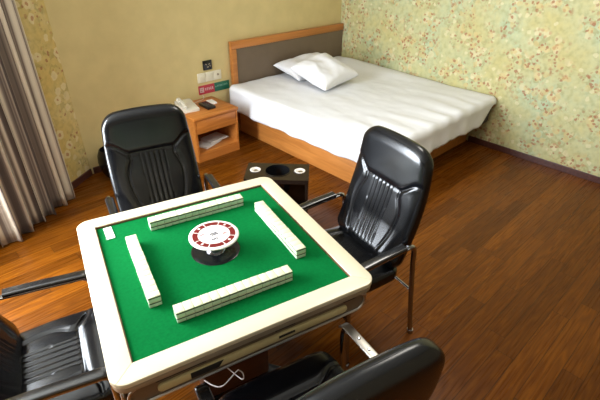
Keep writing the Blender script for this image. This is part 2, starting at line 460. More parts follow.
# ------------------------------------------------------------------ padded leather cushions
def pad(width, thick, length, seam=0.62, expo=4.2, top_round=0.045, rcs=(0.06, 0.055), arch=0.0):
    """A padded slab: X across, Z along its length (0..length), +Y the padded face with seams and ribs."""
    bm = bmesh.new(); NR, NF, NB = 92, 120, 36
    rings = []
    def sup(t): return max(0.0, 1 - abs(t) ** expo) ** (1 / expo)
    for j in range(NR + 1):
        q = j / NR
        v = 0.45 * (0.5 - 0.5 * math.cos(PI * q)) + 0.55 * q
        e = min(v, 1 - v) * length
        k = 1.0 if e >= top_round else math.sqrt(max(0.0, 1 - (1 - e / top_round) ** 2))
        w = width(v)
        rc = rcs[1] if v > 0.5 else rcs[0]
        kc = 0.0 if e >= rc else rc - math.sqrt(max(0, rc * rc - (rc - e) ** 2))
        hw = max(0.004, w - kc)
        hb = max(0.003, thick(v) * (0.12 + 0.88 * k))
        ring = []
        ts = [math.sin(PI / 2 * (0.62 * x + 0.38 * x ** 3)) for x in [1 - 2 * i / NF for i in range(NF + 1)]]
        for t in ts:
            x = hw * t; y = hb * sup(t)
            front = smooth01(0.3, 0.85, y / hb) * k
            ax = abs(x)
            vs = seam + 0.10 * smooth01(0.115, 0.215, ax)
            dv = (v - vs) * length
            d = -0.006 * math.exp(-(dv / 0.005) ** 2)
            fade = smooth01(0.05, 0.18, v)
            if dv > 0:
                d += 0.006 * smooth01(0, 0.03, dv) * (1 - smooth01(.10, .30, dv))
            else:
                below = smooth01(0.0, 0.016, -dv)
                tt = max(0.0, min(1.0, -dv / (seam * length)))
                xs = 0.100 + 0.060 * math.sin(PI * min(1, tt * 1.05)) * (1 - 0.25 * tt) + 0.020 * (1 - smooth01(0, .12, tt))
                d += -0.006 * math.exp(-((ax - xs) / 0.0045) ** 2) * fade
                if ax > xs: d += 0.006 * smooth01(0, 0.03, ax - xs) * (1 - smooth01(0.05, .12, ax - xs)) * below
                P = 0.0285
                if ax < 2.5 * P:
                    d += -0.0045 * (0.5 + 0.5 * math.cos(2 * PI * (x + P / 2) / P)) ** 1.6 * below * fade
                d += 0.003 * math.sin(PI * tt) * (1 - smooth01(0.1, .22, ax))
            ring.append(bm.verts.new((x, y + d * front, v * length)))
        for i in range(1, NB):
            t = math.sin(PI / 2 * (-1 + 2 * i / NB))
            ring.append(bm.verts.new((hw * t, -hb * sup(t), v * length)))
        if arch:
            for vv in ring: vv.co.z += arch * (1 - (vv.co.x / 0.23) ** 2) * smooth01(.45, 1.0, v)
        rings.append(ring)
    NC = len(rings[0])
    for a, b in zip(rings, rings[1:]):
        for k in range(NC):
            bm.faces.new((a[k], a[(k + 1) % NC], b[(k + 1) % NC], b[k]))
    bm.faces.new(rings[0][::-1]); bm.faces.new(rings[-1])
    return bm

def back_curve(bm, y0, z0, lean, bend, length):
    """place the back cushion in chair space: leaning away (-Y) with a slight forward curl in the lower back"""
    for v in bm.verts:
        t = v.co.z / length
        ang = lean + bend * (t - 0.5)
        # centre line by integration of tan
        zz = v.co.z
        yc = y0 - math.tan(lean) * zz - bend * length * 0.5 * (t * t - t)
        n = Vector((0, math.cos(ang), math.sin(ang)))
        p = Vector((v.co.x, yc, z0 + zz * math.cos(lean))) + n * v.co.y
        v.co = p

XA = 0.286
def make_chair():
    t = thing('conference_chair', '', 'chair', group='black leather chairs around the mahjong table')
    # back
    L = 0.628
    bmb = pad(lambda v: 0.246 + 0.008 * math.sin(PI * v) - 0.024 * v * v, lambda v: 0.048 - 0.006 * v, L, seam=0.62, top_round=0.06, rcs=(0.06, 0.085), arch=0.014)
    back_curve(bmb, -0.128, 0.440, math.radians(13.5), math.radians(-27), L)
    obj('backrest', bmb, M['leather'], t, smooth='all')
    # seat: same padded slab laid flat, +Y face -> up, z -> backwards from the front edge
    Ls = 0.455
    bms = pad(lambda v: 0.240 + 0.010 * math.sin(PI * v), lambda v: 0.052, Ls, seam=0.64)
    for v in bms.verts:
        x, y, z = v.co
        f = z / Ls                                    # 0 rear, 1 front
        drop = -0.022 * smooth01(0.72, 1.0, f)
        v.co = Vector((x, -0.190 + z, 0.405 + y + drop + 0.010 * f))
    obj('seat', bms, M['leather'], t, smooth='all')
    bm = bmesh.new(); box(bm, -.20, .20, -.17, .20, .325, .357, .006); obj('seat_board', bm, M['black_plastic'], t)
    # frame
    for s in (-1, 1):
        X = XA * s; XF = 0.31 * s
        bm = bmesh.new()
        path = catmull([(XF, .185, .005), (X + .012 * s, .190, .30), (X, .192, .50), (X, .190, .567), (X, .170, .586)], 6)
        tube(bm, path, .0132, 12); lathe(bm, [(0, 0), (.0175, 0), (.0175, .022), (0, .022)], 14, (XF, .185)); obj('leg', bm, M['chrome'], t, smooth=True)
        bm = bmesh.new()
        path = catmull([(X, -.150, .613), (X, -.182, .606), (X, -.199, .572), (X, -.205, .50), (X + .012 * s, -.232, .22), (XF, -.256, .005)], 6)
        tube(bm, path, .0132, 12); lathe(bm, [(0, 0), (.0175, 0), (.0175, .022), (0, .022)], 14, (XF, -.256)); obj('leg', bm, M['chrome'], t, smooth=True)
        bm = bmesh.new()
        flatbar(bm, [(X, .180, .587), (X, .10, .593), (X, 0, .602), (X, -.155, .613)], .030, .010)
        ar = obj('armrest', bm, M['chrome'], t, smooth=True)
        bm = bmesh.new()
        flatbar(bm, catmull([(X, .212, .572), (X, .205, .590), (X, .180, .602), (X, .10, .610), (X, 0, .619), (X, -.125, .627)], 5), .046, .022, .4)
        obj('armrest_pad', bm, M['arm_pad'], ar, smooth=True)
    for y in (-.219, .190):
        bm = bmesh.new()
        tube(bm, [(-.284, y, .318), (.284, y, .318)], .008, 10); obj('crossbar', bm, M['chrome'], t, smooth=True)
    return t

# ------------------------------------------------------------------ the mahjong table
TX, TY, TR = -3.5688, -2.5478, -0.2383
TC0 = Matrix.Translation((TX, TY, 0)) @ Matrix.Rotation(TR, 4, 'Z')
TC = TC0 @ Matrix.Translation((-.001, -.008, 0))
TX, TY = TC.translation.x, TC.translation.y
HS = .483; HQ = .410; ZT = 0.76

tb = thing('mahjong_table', 'square automatic mahjong table with cream rim and green felt top', 'table', (TX, TY, 0), TR)
# rim: four mitred pieces with rounded outer corners
def rim_piece(k, z0, z1, hs, hq, rad, bev, gap=0.0006):
    pts = []
    n = 7
    # local: side at +y. outer from left corner arc mid to right corner arc mid
    cx = hs - rad
    arcR = [(cx + rad * math.cos(math.radians(a)), cx + rad * math.sin(math.radians(a))) for a in [45 + 45 * i / n for i in range(n + 1)]]
    arcL = [(-x, y) for x, y in reversed(arcR)]
    pts = [(hq, hq)] + arcR + arcL + [(-hq, hq)]
    pts = [(x - math.copysign(gap, x), y) for x, y in pts]
    tmp = bmesh.new()
    lo = [tmp.verts.new((x, y, z0)) for x, y in pts]; hi = [tmp.verts.new((x, y, z1)) for x, y in pts]
    m_ = len(pts)
    tmp.faces.new(lo[::-1]); tmp.faces.new(hi)
    for i in range(m_): tmp.faces.new((lo[i], lo[(i + 1) % m_], hi[(i + 1) % m_], hi[i]))
    bmesh.ops.recalc_face_normals(tmp, faces=tmp.faces[:])
    ed = []
    for i in range(1, m_ - 2):
        for ring in (lo, hi):
            e = tmp.edges.get((ring[i], ring[i + 1])); 
            if e: ed.append(e)
    e = tmp.edges.get((hi[0], hi[-1])); ed.append(e)
    bmesh.ops.bevel(tmp, geom=[e for e in ed if e], offset=bev, segments=3, affect='EDGES', profile=0.5)
    tmp.transform(Matrix.Rotation(k * PI / 2, 4, 'Z'))
    return tmp
bm = bmesh.new()
for k in range(4): merge(bm, rim_piece(k, .7408, ZT, HS, HQ, .052, .003, .0009))
obj('rim', bm, M['cream'], tb, smooth=True)
bm = bmesh.new()
prism(bm, rrect(HS - .003, HS - .003, .050), .716, .7365, .003); obj('lower_rim', bm, M['tan_edge'], tb, smooth=True)
bm = bmesh.new(); prism(bm, rrect(HS - .012, HS - .012, .045), .7120, .7160); prism(bm, rrect(HS - .009, HS - .009, .045), .7366, .7388); obj('rim_shadow_gap', bm, M['slot'], tb)  # black inserts stand in for the shade above and below the lower rim
bm = bmesh.new()
for k in range(4):
    box(bm, -HQ, HQ, HQ - .003, HQ + .0005, .7390, .7545, mat4=Matrix.Rotation(k * PI / 2, 4, 'Z'))
obj('rim_liner', bm, M['liner'], tb)
bm = bmesh.new(); box(bm, -HQ + .0032, HQ - .0032, -HQ + .0032, HQ - .0032, .7392, .7475); obj('felt', bm, M['felt'], tb)
bm = bmesh.new(); prism(bm, rrect(HS - .030, HS - .030, .04), .622, .7118, .004); obj('body', bm, M['body'], tb, smooth=True)
# side assemblies: trim ring, cream tile drawers, black slots
for k in range(4):
    R4 = Matrix.Rotation(PI + k * PI / 2, 4, 'Z')     # built on +y side, the first faces the camera
    yf = HS - .030
    def rot(bm): bm.transform(R4); return bm
    bm = bmesh.new()
    box(bm, -.445, .445, yf - .001, yf + .006, .622, .706, .003)
    sp = obj('side_panel', rot(bm), M['panel_brown'], tb, smooth=True)
    bm = bmesh.new()
    ring = [(x, yf + .008, .664 + z) for x, z in rrect(.446, .041, .0405, 8)]
    tube(bm, ring + [ring[0]], .0052, 8); obj('trim', rot(bm), M['chrome_dull'], sp, smooth=True)
    bm = bmesh.new()
    pts = [(x, z) for x, z in rrect(.36, .0165, .016, 6)]
    prism(bm, pts, 0, .012, .003, mat4=Matrix.Translation((0, yf + .004, .662)) @ Matrix.Rotation(-PI / 2, 4, 'X') @ Matrix.Scale(-1, 4, (0, 1, 0)))
    dr = obj('drawer', rot(bm), M['drawer'], sp, smooth=True)
    bm = bmesh.new()
    # handle recess (a slanted trapezoid), narrow slot and upper slots; x mirrored because the side is turned half round
    prism(bm, [(.255, .649), (.160, .649), (.142, .675), (.255, .675)], 0, .003, mat4=Matrix.Translation((0, yf + .0142, 0)) @ Matrix(((1, 0, 0, 0), (0, 0, 1, 0), (0, 1, 0, 0), (0, 0, 0, 1))))
    obj('drawer_handle', rot(bm), M['slot'], dr)
    bm = bmesh.new(); box(bm, -.13, -.065, yf + .0145, yf + .017, .659, .670)
    obj('drawer_slot', rot(bm), M['slot'], dr)
    for x0, x1 in ((-.40, -.345), (-.135, -.055), (.20, .36)):
        bm = bmesh.new(); box(bm, x0, x1, yf + .0055, yf + .0085, .690, .700)
        obj('panel_slot', rot(bm), M['slot'], sp)
# pedestal
bm = bmesh.new(); box(bm, -.16, .16, -.16, .16, .05, .62, .012); obj('column', bm, M['body'], tb, smooth=True)
bm = bmesh.new()
for k in range(2):
    box(bm, -.34, .34, -.045, .045, .012, .055, .008, mat4=Matrix.Rotation(PI / 4 + k * PI / 2, 4, 'Z'))
for k in range(4):
    a = PI / 4 + k * PI / 2
    lathe(bm, [(0, 0), (.028, 0), (.028, .014), (0, .014)], 16, (.31 * math.cos(a), .31 * math.sin(a)))
obj('base', bm, M['black_plastic'], tb, smooth=True)

# centre console (a part of the table): black glossy plate, chrome dome, post and round indicator disc
bm = bmesh.new()
lathe(bm, [(0, .7478), (.1015, .7478), (.1015, .7495), (.099, .7508), (.082, .7508), (.078, .7498), (0, .7498)], 56)
cc = obj('center_console', bm, M['black_plastic'], tb, smooth=True)
bm = bmesh.new()
lathe(bm, [(.040, .7499), (.038, .755), (.028, .763), (.019, .770), (.016, .778), (.0, .778)], 40); obj('dome', bm, M['chrome_dark'], cc, smooth=True)
bm = bmesh.new()
lathe(bm, [(.012, .7775), (.012, .790), (.008, .793), (.008, .8145), (0, .8145)], 20)
obj('post', bm, M['chrome_dark'], cc, smooth=True); cc.location = (.011, .009, 0)
ZD = .830
bm = bmesh.new()
lathe(bm, [(0, .814), (.080, .814), (.100, .821), (.1025, .824), (.1025, .827), (.100, .8295), (.096, ZD), (0, ZD)], 64)
dc = obj('disc', bm, M['disc_white'], cc, smooth=True)
bm = bmesh.new()
def ring_sector(bm, r0, r1, a0, a1, z, n=14, h=.0006):
    vs = []
    for i in range(n + 1):
        a = a0 + (a1 - a0) * i / n
        vs.append([bm.verts.new((r * math.cos(a), r * math.sin(a), zz)) for r, zz in ((r0, z), (r1, z), (r1, z + h), (r0, z + h))])
    for p, q in zip(vs, vs[1:]):
        for i in range(4): bm.faces.new((p[i], p[(i + 1) % 4], q[(i + 1) % 4], q[i]))
    bm.faces.new(vs[0]); bm.faces.new(vs[-1][::-1])
for k in range(8):
    a = k * PI / 4 + .2
    ring_sector(bm, .066, .0875, a + .03, a + PI / 4 - .03, ZD)
obj('red_ring', bm, M['disc_red'], dc)
bm = bmesh.new()
def stroke(bm, x, y, w, h, rot_=0, z=ZD):
    box(bm, -w / 2, w / 2, -h / 2, h / 2, 0, .0006, mat4=Matrix.Translation((x, y, z)) @ Matrix.Rotation(rot_, 4, 'Z'))
for i in range(6):
    stroke(bm, -.012 + .0055 * i - .002, .003 + .003 * math.sin(i * 2.1), .003, .014, .5 * math.sin(i * 3))
stroke(bm, 0, .009, .028, .003, .1); stroke(bm, .004, -.004, .03, .003, .15)
for i in range(4): stroke(bm, -.018 + .007 * i, -.034, .0035, .010, .3 * math.cos(i * 4))
stroke(bm, -.008, -.030, .026, .0025, .15)
obj('dial_print', bm, M['disc_mark'], dc)
for cx_, cy_ in ((-.045, .018), (.042, -.012)):
    bm = bmesh.new()
    for i in range(3): stroke(bm, cx_ - .006 + .006 * i, cy_, .003, .012, .4 * math.sin(i * 2 + cx_ * 90))
    stroke(bm, cx_, cy_, .018, .003, .2)
    obj('dial_character', bm, M['pink_mark'], dc)
for k in range(4):
    a = 2 * PI * k / 4 + .2 + PI / 8
    bm = bmesh.new()
    box(bm, -.004, .004, .071, .082, ZD + .0004, ZD + .0012, mat4=Matrix.Rotation(a, 4, 'Z'))
    obj('ring_number', bm, M['disc_white'], dc)

# card lying on the felt
bm = bmesh.new(); box(bm, -.0175, .0175, -.048, .048, 0, .003, .0012)
cd = obj('score_card', bm, M['paper'], None, loc=TC @ Vector((-.361, .349, .7476)), rot=(0, 0, TR + .03))
tag(cd, 'small white card lying on the green felt in the back left corner', 'card')
bm = bmesh.new()
for i in range(3): box(bm, -.004, .004, .012 - i * .014, .018 - i * .014, .003, .0036)
obj('print', bm, M['pink_mark'], cd)

# ------------------------------------------------------------------ tiles: 14 stacks of two in each wall
TW, TL, TH = .0320, .0445, .0235
def tile_mesh():
    bm = bmesh.new()
    box(bm, -TW / 2 + .0005, TW / 2 - .0005, -TL / 2, TL / 2, 0, TH - .0003, .0018, 2)
    for f in bm.faces:
        f.material_index = 0 if f.calc_center_median().z > TH * .55 else 1
    return bm
# cut at the colour change
bm = tile_mesh()
for zc in (.62, .83):
    bmesh.ops.bisect_plane(bm, geom=bm.verts[:] + bm.edges[:] + bm.faces[:], plane_co=(0, 0, TH * zc), plane_no=(0, 0, 1))
for f in bm.faces:
    zc = f.calc_center_median().z / TH
    f.material_index = 0 if zc > .83 else (2 if zc > .62 else 1)
tile0 = obj('mahjong_tile', bm, [M['tile_top'], M['tile_body'], M['tile_band']], smooth=True)
ordn = ['first', 'second', 'third', 'fourth', 'fifth', 'sixth', 'seventh', 'eighth', 'ninth', 'tenth', 'eleventh', 'twelfth', 'thirteenth', 'last']
rows = [  # centre of the row start, direction, which row, which end is counted from
    ((-.287, .219), (0, -1), 'left row', 'far end', 'tiles of the left row'),
    ((-.242, -.290), (1, 0), 'front row', 'left end', 'tiles of the front row'),
    ((.302, .207), (0, -1), 'right row', 'far end', 'tiles of the right row'),
    ((-.195, .299), (1, 0), 'back row', 'left end', 'tiles of the back row'),
]
first = True
for (sx, sy), (dx, dy), rn, en, gp in rows:
    nst = 13 if dy else 14
    for k in range(nst):
        for lay in range(2):
            o = tile0 if first else tile0.copy()
            if not first: C.objects.link(o)
            first = False
            off = (k + .5) * TW
            j = Vector((random.uniform(-1, 1) * .0007, random.uniform(-1, 1) * .0007, 0))
            p = Vector((sx + dx * off, sy + dy * off, .7476 + lay * TH))
            if dy: p += Vector((j.x, 0, 0))
            else: p += Vector((0, j.y, 0))
            o.location = TC @ p
            o.rotation_euler = (0, 0, TR + (PI / 2 if dy else 0))
            tag(o, 'cream mahjong tile, %s from the %s of the %s, %s layer' % (ordn[-1] if k == nst - 1 else ordn[k], en, rn, ('lower', 'upper')[lay]), 'mahjong tile', gp)

# ------------------------------------------------------------------ chairs in place
ch0 = make_chair()
def place(o, ang, lat, d, label, twist=0):
    """ang: side of the table in table space, lat: sideways, d: distance of the chair centre"""
    p = TC @ (Matrix.Rotation(ang, 4, 'Z') @ Vector((d, lat, 0)))
    o.location = (p.x, p.y, 0)
    o.rotation_euler = (0, 0, TR + ang + PI / 2 + twist)   # chair +Y looks at the table
    o['label'] = label
chR, chB, chL, chF = ch0, copy_tree(ch0), copy_tree(ch0), copy_tree(ch0)
place(chR, 0, .030, .705, 'black leather armchair on the right of the table, in front of the bed', math.radians(2))
place(chB, PI / 2, .02, .745, 'black leather armchair behind the table with its back to the plain wall')
place(chL, PI, -.02, .680, 'black leather armchair at the left edge showing a bright ribbed seat')
place(chF, -PI / 2, .055, .676, 'black leather armchair nearest the camera, seen from behind')
# the near chair has lost the pad of its right-hand arm: bare metal with screw holes
for c in list(chF.children):
    if c.name.startswith('armrest'):
        for g in list(c.children):
            if 'pad' in g.name and sum(v.co.x for v in g.data.vertices) > 0:
                D.objects.remove(g)
                bm = bmesh.new()
                flatbar(bm, catmull([(XA, .205, .580), (XA, .190, .594), (XA, .160, .602), (XA, .0, .612), (XA, -.16, .620)], 5), .036, .010, .4)
                c.data = obj('armrest_bar', bm, M['chrome_dull'], smooth=True).data
                D.objects.remove(D.objects['armrest_bar'])
                c['label'] = 'bare metal armrest without its pad'
                for y in (.10, .04, -.04):
                    bm = bmesh.new()
                    lathe(bm, [(.006, 0), (.0065, .003), (.004, .005), (0, .005)], 12)
                    for v in bm.verts:
                        v.co += Vector((XA, y, .6165 - .058 * y))
                    obj('screw', bm, M['chrome'], c, smooth=True)

# ------------------------------------------------------------------ bed
bed = thing('double_bed', 'double bed with orange wood base and taupe headboard in the corner', 'bed', (-.87, -1.05, 0))
def bl(bm): bm.transform(Matrix.Translation((.87, 1.05, 0))); return bm
bm = bmesh.new(); box(bm, -1.665, -.03, -1.93, -.08, 0, .262, .004); obj('base', bl(bm), M['bedwood'], bed, smooth=True)
bm = bmesh.new(); box(bm, -1.672, -1.62, -1.938, -1.90, .0, .262, .003); obj('corner_post', bl(bm), M['bedwood'], bed)
# headboard
HX0, HX1, HZ = -1.70, -.005, .957
bm = bmesh.new()
box(bm, HX0, HX1, -.062, -.012, HZ - .075, HZ, .005); box(bm, HX0, HX0 + .062, -.062, -.012, 0, HZ - .0755, .005)
hb = obj('headboard', bl(bm), M['headwood'], bed, smooth=True)
bm = bmesh.new(); box(bm, HX0 + .0625, HX1, -.050, -.014, .15, HZ - .0757); obj('headboard_panel', bl(bm), M['headpanel'], hb)
# mattress
bm = bmesh.new(); box(bm, -1.755, -.035, -2.125, -.085, .264, .520, .045, 4); obj('mattress', bl(bm), M['mattress'], bed, smooth=True)

# sheet draped over the mattress
def sheet_mesh():
    bm = bmesh.new()
    x1, x0, y1, y0 = -.020, -1.775, -.075, -2.145        # outer faces of the drape
    r = .055
    W, Ln = x1 - x0, y1 - y0
    NX, NY = 110, 120
    zt = .532
    def sk_near(b): return .247 + .005 * math.sin(b * 5) + .004 * math.sin(b * 13 + 1) - .018 * smooth01(.6, 1.9, b)
    grid = []
    EX, EY = .25, .25
    for i in range(NX + 1):
        row = []
        a = (W - r + EX + r * .57) * i / NX
        for j in range(NY + 1):
            b = (Ln - r + EY + r * .57) * j / NY
            ea = max(0, a - (W - r)); eb = max(0, b - (Ln - r))
            px = x1 - min(a, W - r); py = y1 - min(b, Ln - r)
            le = math.hypot(ea, eb)
            wr = noise.noise(Vector((px * 2.2, py * 2.2, 1.3))) * .010 + noise.noise(Vector((px * 6, py * 3.0, 5.1))) * .006 + noise.noise(Vector((px * 13, py * 9, 9.1))) * .003
            foot = smooth01(1.2, 2.0, b)
            wr += foot * .007 * math.sin(px * 26 + 2.0 * noise.noise(Vector((px * 3, py * 2, 0)))) * smooth01(.1, .5, abs(px))
            z = zt + max(-.006, wr)
            # quilt rises towards the wall near the pillows
            z += .040 * math.exp(-((px + .12) / .16) ** 2) * (1 - smooth01(.25, 1.9, b)) + .05 * math.exp(-((px + .22) / .12) ** 2 - ((py + .36) / .22) ** 2)
            if le > 0:
                # limit the skirt length
                ang = math.atan2(eb, ea)
                if eb == 0: mx = sk_near(b) + r * .57
                elif ea == 0: mx = .222 + r * .57 + .008 * math.sin(px * 9) - .15 * smooth01(-.28, -.06, px)
                else: mx = .222 + r * .57 - .035 * math.sin(ang)
                le2 = min(le, mx) if le < mx else mx
                # spread points so the hem is clean
                lim = math.hypot(EX, EY) if (ea > 0 and eb > 0) else EX
                full = (EX + r * .57)
                le2 = mx * min(1.0, le / full) if (ea == 0 or eb == 0) else mx * min(1.0, max(ea, eb) / full)
                dirx, diry = -ea / le, -eb / le
                if le2 < r * PI / 2:
                    t = le2 / r; h = r * math.sin(t); dz = r * (1 - math.cos(t))
                else:
                    h = r; dz = r + le2 - r * PI / 2
                fl = .010 * noise.noise(Vector((px * 5 + ang, py * 5, 3.0))) + .010 * math.sin((px + py) * 22 + 3 * ang) * smooth01(.05, .25, dz)
                hh = h + max(-.004, fl) * smooth01(.02, .15, dz) + .01 * smooth01(.05, .25, dz)
                px += dirx * hh; py += diry * hh; z -= dz
            row.append(bm.verts.new((px, py, z)))
        grid.append(row)
    for i in range(NX):
        for j in range(NY):
            bm.faces.new((grid[i][j], grid[i + 1][j], grid[i + 1][j + 1], grid[i][j + 1]))
    return bm
sh = obj('bed_sheet', sheet_mesh(), M['sheet'], smooth='all')
md = sh.modifiers.new('thick', 'SOLIDIFY'); md.thickness = .006; md.offset = -1
tag(sh, 'rumpled white sheet spread over the bed and hanging over its edges', 'sheet')

def pillow(name, w, l, h, loc, rot, label, seed):
    bm = bmesh.new(); n = 44
    top, bot = [], []
    for i in range(n + 1):
        a = -1 + 2 * i / n; rt, rb = [], []
        for j in range(n + 1):
            b = -1 + 2 * j / n
            e = (1 - abs(a) ** 2.6) * (1 - abs(b) ** 2.6)
            t = max(0, e) ** .42
            pin = 1 - .10 * (1 - abs(a) ** 2) * abs(b) ** 3
            pin2 = 1 - .10 * (1 - abs(b) ** 2) * abs(a) ** 3
            x, y = a * w / 2 * pin2, b * l / 2 * pin
            wr = noise.noise(Vector((x * 7 + seed, y * 7, seed))) * .034 + noise.noise(Vector((x * 16 + seed, y * 12, seed))) * .009
            rt.append(bm.verts.new((x, y, h * .56 * t + wr * t + .004)))
            rb.append(bm.verts.new((x, y, -h * .44 * t + wr * .3 * t - .004)))
        top.append(rt); bot.append(rb)
    for i in range(n):
        for j in range(n):
            bm.faces.new((top[i][j], top[i + 1][j], top[i + 1][j + 1], top[i][j + 1]))
            bm.faces.new((bot[i][j], bot[i][j + 1], bot[i + 1][j + 1], bot[i + 1][j]))
    for i in range(n):
        for (p, q) in (((i, 0), (i + 1, 0)), ((i, n), (i + 1, n)), ((0, i), (0, i + 1)), ((n, i), (n, i + 1))):
            try: bm.faces.new((top[p[0]][p[1]], top[q[0]][q[1]], bot[q[0]][q[1]], bot[p[0]][p[1]]))
            except ValueError: pass
    o = obj(name, bm, M['pillow'], smooth='all', loc=loc, rot=rot)
    return tag(o, label, 'pillow', 'pillows on the bed')
pillow('pillow', .68, .44, .13, (-.83, -.300, .620), (math.radians(10), math.radians(-3), math.radians(-2)), 'white pillow lying against the headboard behind the other pillow', 1.0)
pillow('pillow', .54, .50, .19, (-.985, -.700, .668), (math.radians(15), math.radians(-5), math.radians(3)), 'plump white pillow in front, lying nearer the foot of the bed', 4.0)

# ------------------------------------------------------------------ nightstand
NX0, NX1, NY0, NZ = -2.445, -1.965, -.468, .452
ns = thing('nightstand', 'orange wood nightstand with drawer and open shelf beside the bed', 'nightstand', ((NX0 + NX1) / 2, -.24, 0))
def nl(bm): bm.transform(Matrix.Translation((-(NX0 + NX1) / 2, .24, 0))); return bm
T = .022
bm = bmesh.new(); box(bm, NX0 - .012, NX1 + .008, NY0 - .012, -.018, NZ - .028, NZ, .004); obj('top', nl(bm), M['standwood'], ns, smooth=True)
for x in (NX0, NX1 - T):
    bm = bmesh.new(); box(bm, x, x + T, NY0, -.02, 0, NZ - .0285, .002); obj('side_panel', nl(bm), M['standwood'], ns)
bm = bmesh.new(); box(bm, NX0 + T, NX1 - T, -.036, -.022, .02, NZ - .029); obj('back_panel', nl(bm), M['standwood'], ns)
bm = bmesh.new(); box(bm, NX0 + T, NX1 - T, NY0 + .006, -.037, .075, .092, .001); obj('shelf', nl(bm), M['standwood'], ns)
bm = bmesh.new(); box(bm, NX0 + T, NX1 - T, NY0 + .002, NY0 + .02, 0, .0745, .001); obj('plinth', nl(bm), M['standwood'], ns)
bm = bmesh.new(); box(bm, NX0 + T + .002, NX1 - T - .002, NY0 - .002, NY0 + .018, .288, NZ - .032, .003); box(bm, NX0 + T + .004, NX1 - T - .004, NY0 + .018, -.05, .292, .30)
obj('drawer', nl(bm), M['standwood'], ns, smooth=True)
# papers on the shelf
for k, (x, y, rz, lab) in enumerate(((-2.20, -.30, .35, 'folded white paper lying on the nightstand shelf, left one'), (-2.10, -.27, .15, 'folded white paper lying on the nightstand shelf, right one'))):
    bm = bmesh.new()
    for i in range(3): box(bm, -.12 + .004 * i, .12 - .006 * i, -.085 + .003 * i, .085, .005 * i, .005 * i + .0045, .001)
    o = obj('folded_paper', bm, M['paper'], loc=(x - .03, y, .0922 + (.0152 if k else 0)), rot=(0, 0, rz))
    tag(o, ['white folded paper at the bottom of the pile on the nightstand shelf', 'white folded paper on top of the pile on the nightstand shelf'][k], 'paper', 'papers on the nightstand shelf')

# telephone
ph = thing('telephone', 'ivory desk telephone on the left of the nightstand top', 'telephone', (-2.345, -.185, NZ), -.13)
bm = bmesh.new()
pts = [(-.10, 0), (.10, 0), (.10, .050), (.07, .060), (-.10, .026)]
prism(bm, pts, -.075, .075, .005, mat4=Matrix.Rotation(PI / 2, 4, 'X'))
bm.transform(Matrix.Rotation(PI / 2, 4, 'Z') @ Matrix.Diagonal((1.25, 1, 1, 1)))
obj('body', bm, M['phone'], ph, smooth=True)
bm = bmesh.new()
tube(bm, catmull([(-.045, .095, .072), (-.045, .07, .078), (-.045, 0, .072), (-.045, -.06, .052), (-.045, -.088, .040)], 6), .017, 12, ry=.012)
lathe(bm, [(0, .052), (.024, .055), (.026, .075), (.015, .088), (0, .088)], 18, (-.045, .078)); lathe(bm, [(0, .034), (.024, .036), (.026, .05), (.015, .058), (0, .058)], 18, (-.045, -.075))
obj('handset', bm, M['phone'], ph, smooth=True)
bm = bmesh.new()
for i in range(3):
    for j in range(4):
        x, y = .005 + .022 * i, -.06 + .022 * j
        zz = .0432 + .17 * y
        box(bm, x - .007, x + .007, y - .007, y + .007, zz - .006, zz + .003, .001)
obj('keypad', bm, M['chrome_dull'], ph)
# remote and small white box
rc = thing('remote_control', 'black remote control lying on the nightstand beside the telephone', 'remote control', (-2.178, -.275, NZ), -.04)
bm = bmesh.new(); box(bm, -.044, .044, -.092, .092, 0, .028, .006); obj('case', bm, M['black_plastic'], rc, smooth=True)
bm = bmesh.new()
for i in range(3):
    for j in range(5): box(bm, -.024 + .018 * i - .005, -.024 + .018 * i + .007, -.07 + .028 * j, -.058 + .028 * j, .0275, .0293)
obj('button', bm, M['slot'], rc)
bm = bmesh.new(); box(bm, -.034, .034, -.055, .055, 0, .018, .004)
o = obj('tissue_packet', bm, M['paper'], loc=(-2.082, -.205, NZ), rot=(0, 0, -.1)); tag(o, 'small white packet on the nightstand to the right of the black remote', 'packet')

# ------------------------------------------------------------------ things on the back wall
def wall_plate(name, x0, x1, z0, z1, m, label, cat, group=None, t=.012):
    bm = bmesh.new(); box(bm, x0, x1, -t, 0, z0, z1, .003)
    o = obj(name, bm, m, smooth=True); return tag(o, label, cat, group), o
bm = bmesh.new(); box(bm, -2.018, -1.915, -.014, 0, .718, .812, .004); sk = obj('wall_socket', bm, M['black_plastic'], smooth=True)
tag(sk, 'small black square socket on the wall above the white switches', 'socket')
bm = bmesh.new()
for x, z, r4 in ((-1.985, .775, .5), (-1.95, .775, -.5), (-1.967, .748, 0), (-1.94, .757, .8)):
    box(bm, -.010, .010, -.0035, 0, -.004, .004, mat4=Matrix.Translation((x, -.0136, z)) @ Matrix.Rotation(r4, 4, 'Y'))
obj('socket_hole', bm, M['tan_edge'], sk)
for k, lab in enumerate(('white switch plate on the left, directly above the red sign', 'white switch plate in the middle of three below the black socket', 'white switch plate nearest the headboard, with a small round button')):
    x0 = -2.094 + .094 * k
    bm = bmesh.new(); box(bm, x0 + .001, x0 + .092, -.011, 0, .603, .697, .003)
    sw = obj('light_switch', bm, M['switch'], smooth=True); tag(sw, lab, 'switch', 'white switch plates above the nightstand')
    bm = bmesh.new()
    if k < 2: box(bm, x0 + .018, x0 + .075, -.0155, -.0105, .622, .678, .002)
    else:
        lathe(bm, [(.012, 0), (.012, .004), (.006, .006), (0, .006)], 16)
        bm.transform(Matrix.Translation((x0 + .05, -.0105, .655)) @ Matrix.Rotation(PI / 2, 4, 'X'))
    obj('rocker' if k < 2 else 'button', bm, M['switch'] if k < 2 else M['tan_edge'], sw, smooth=True)
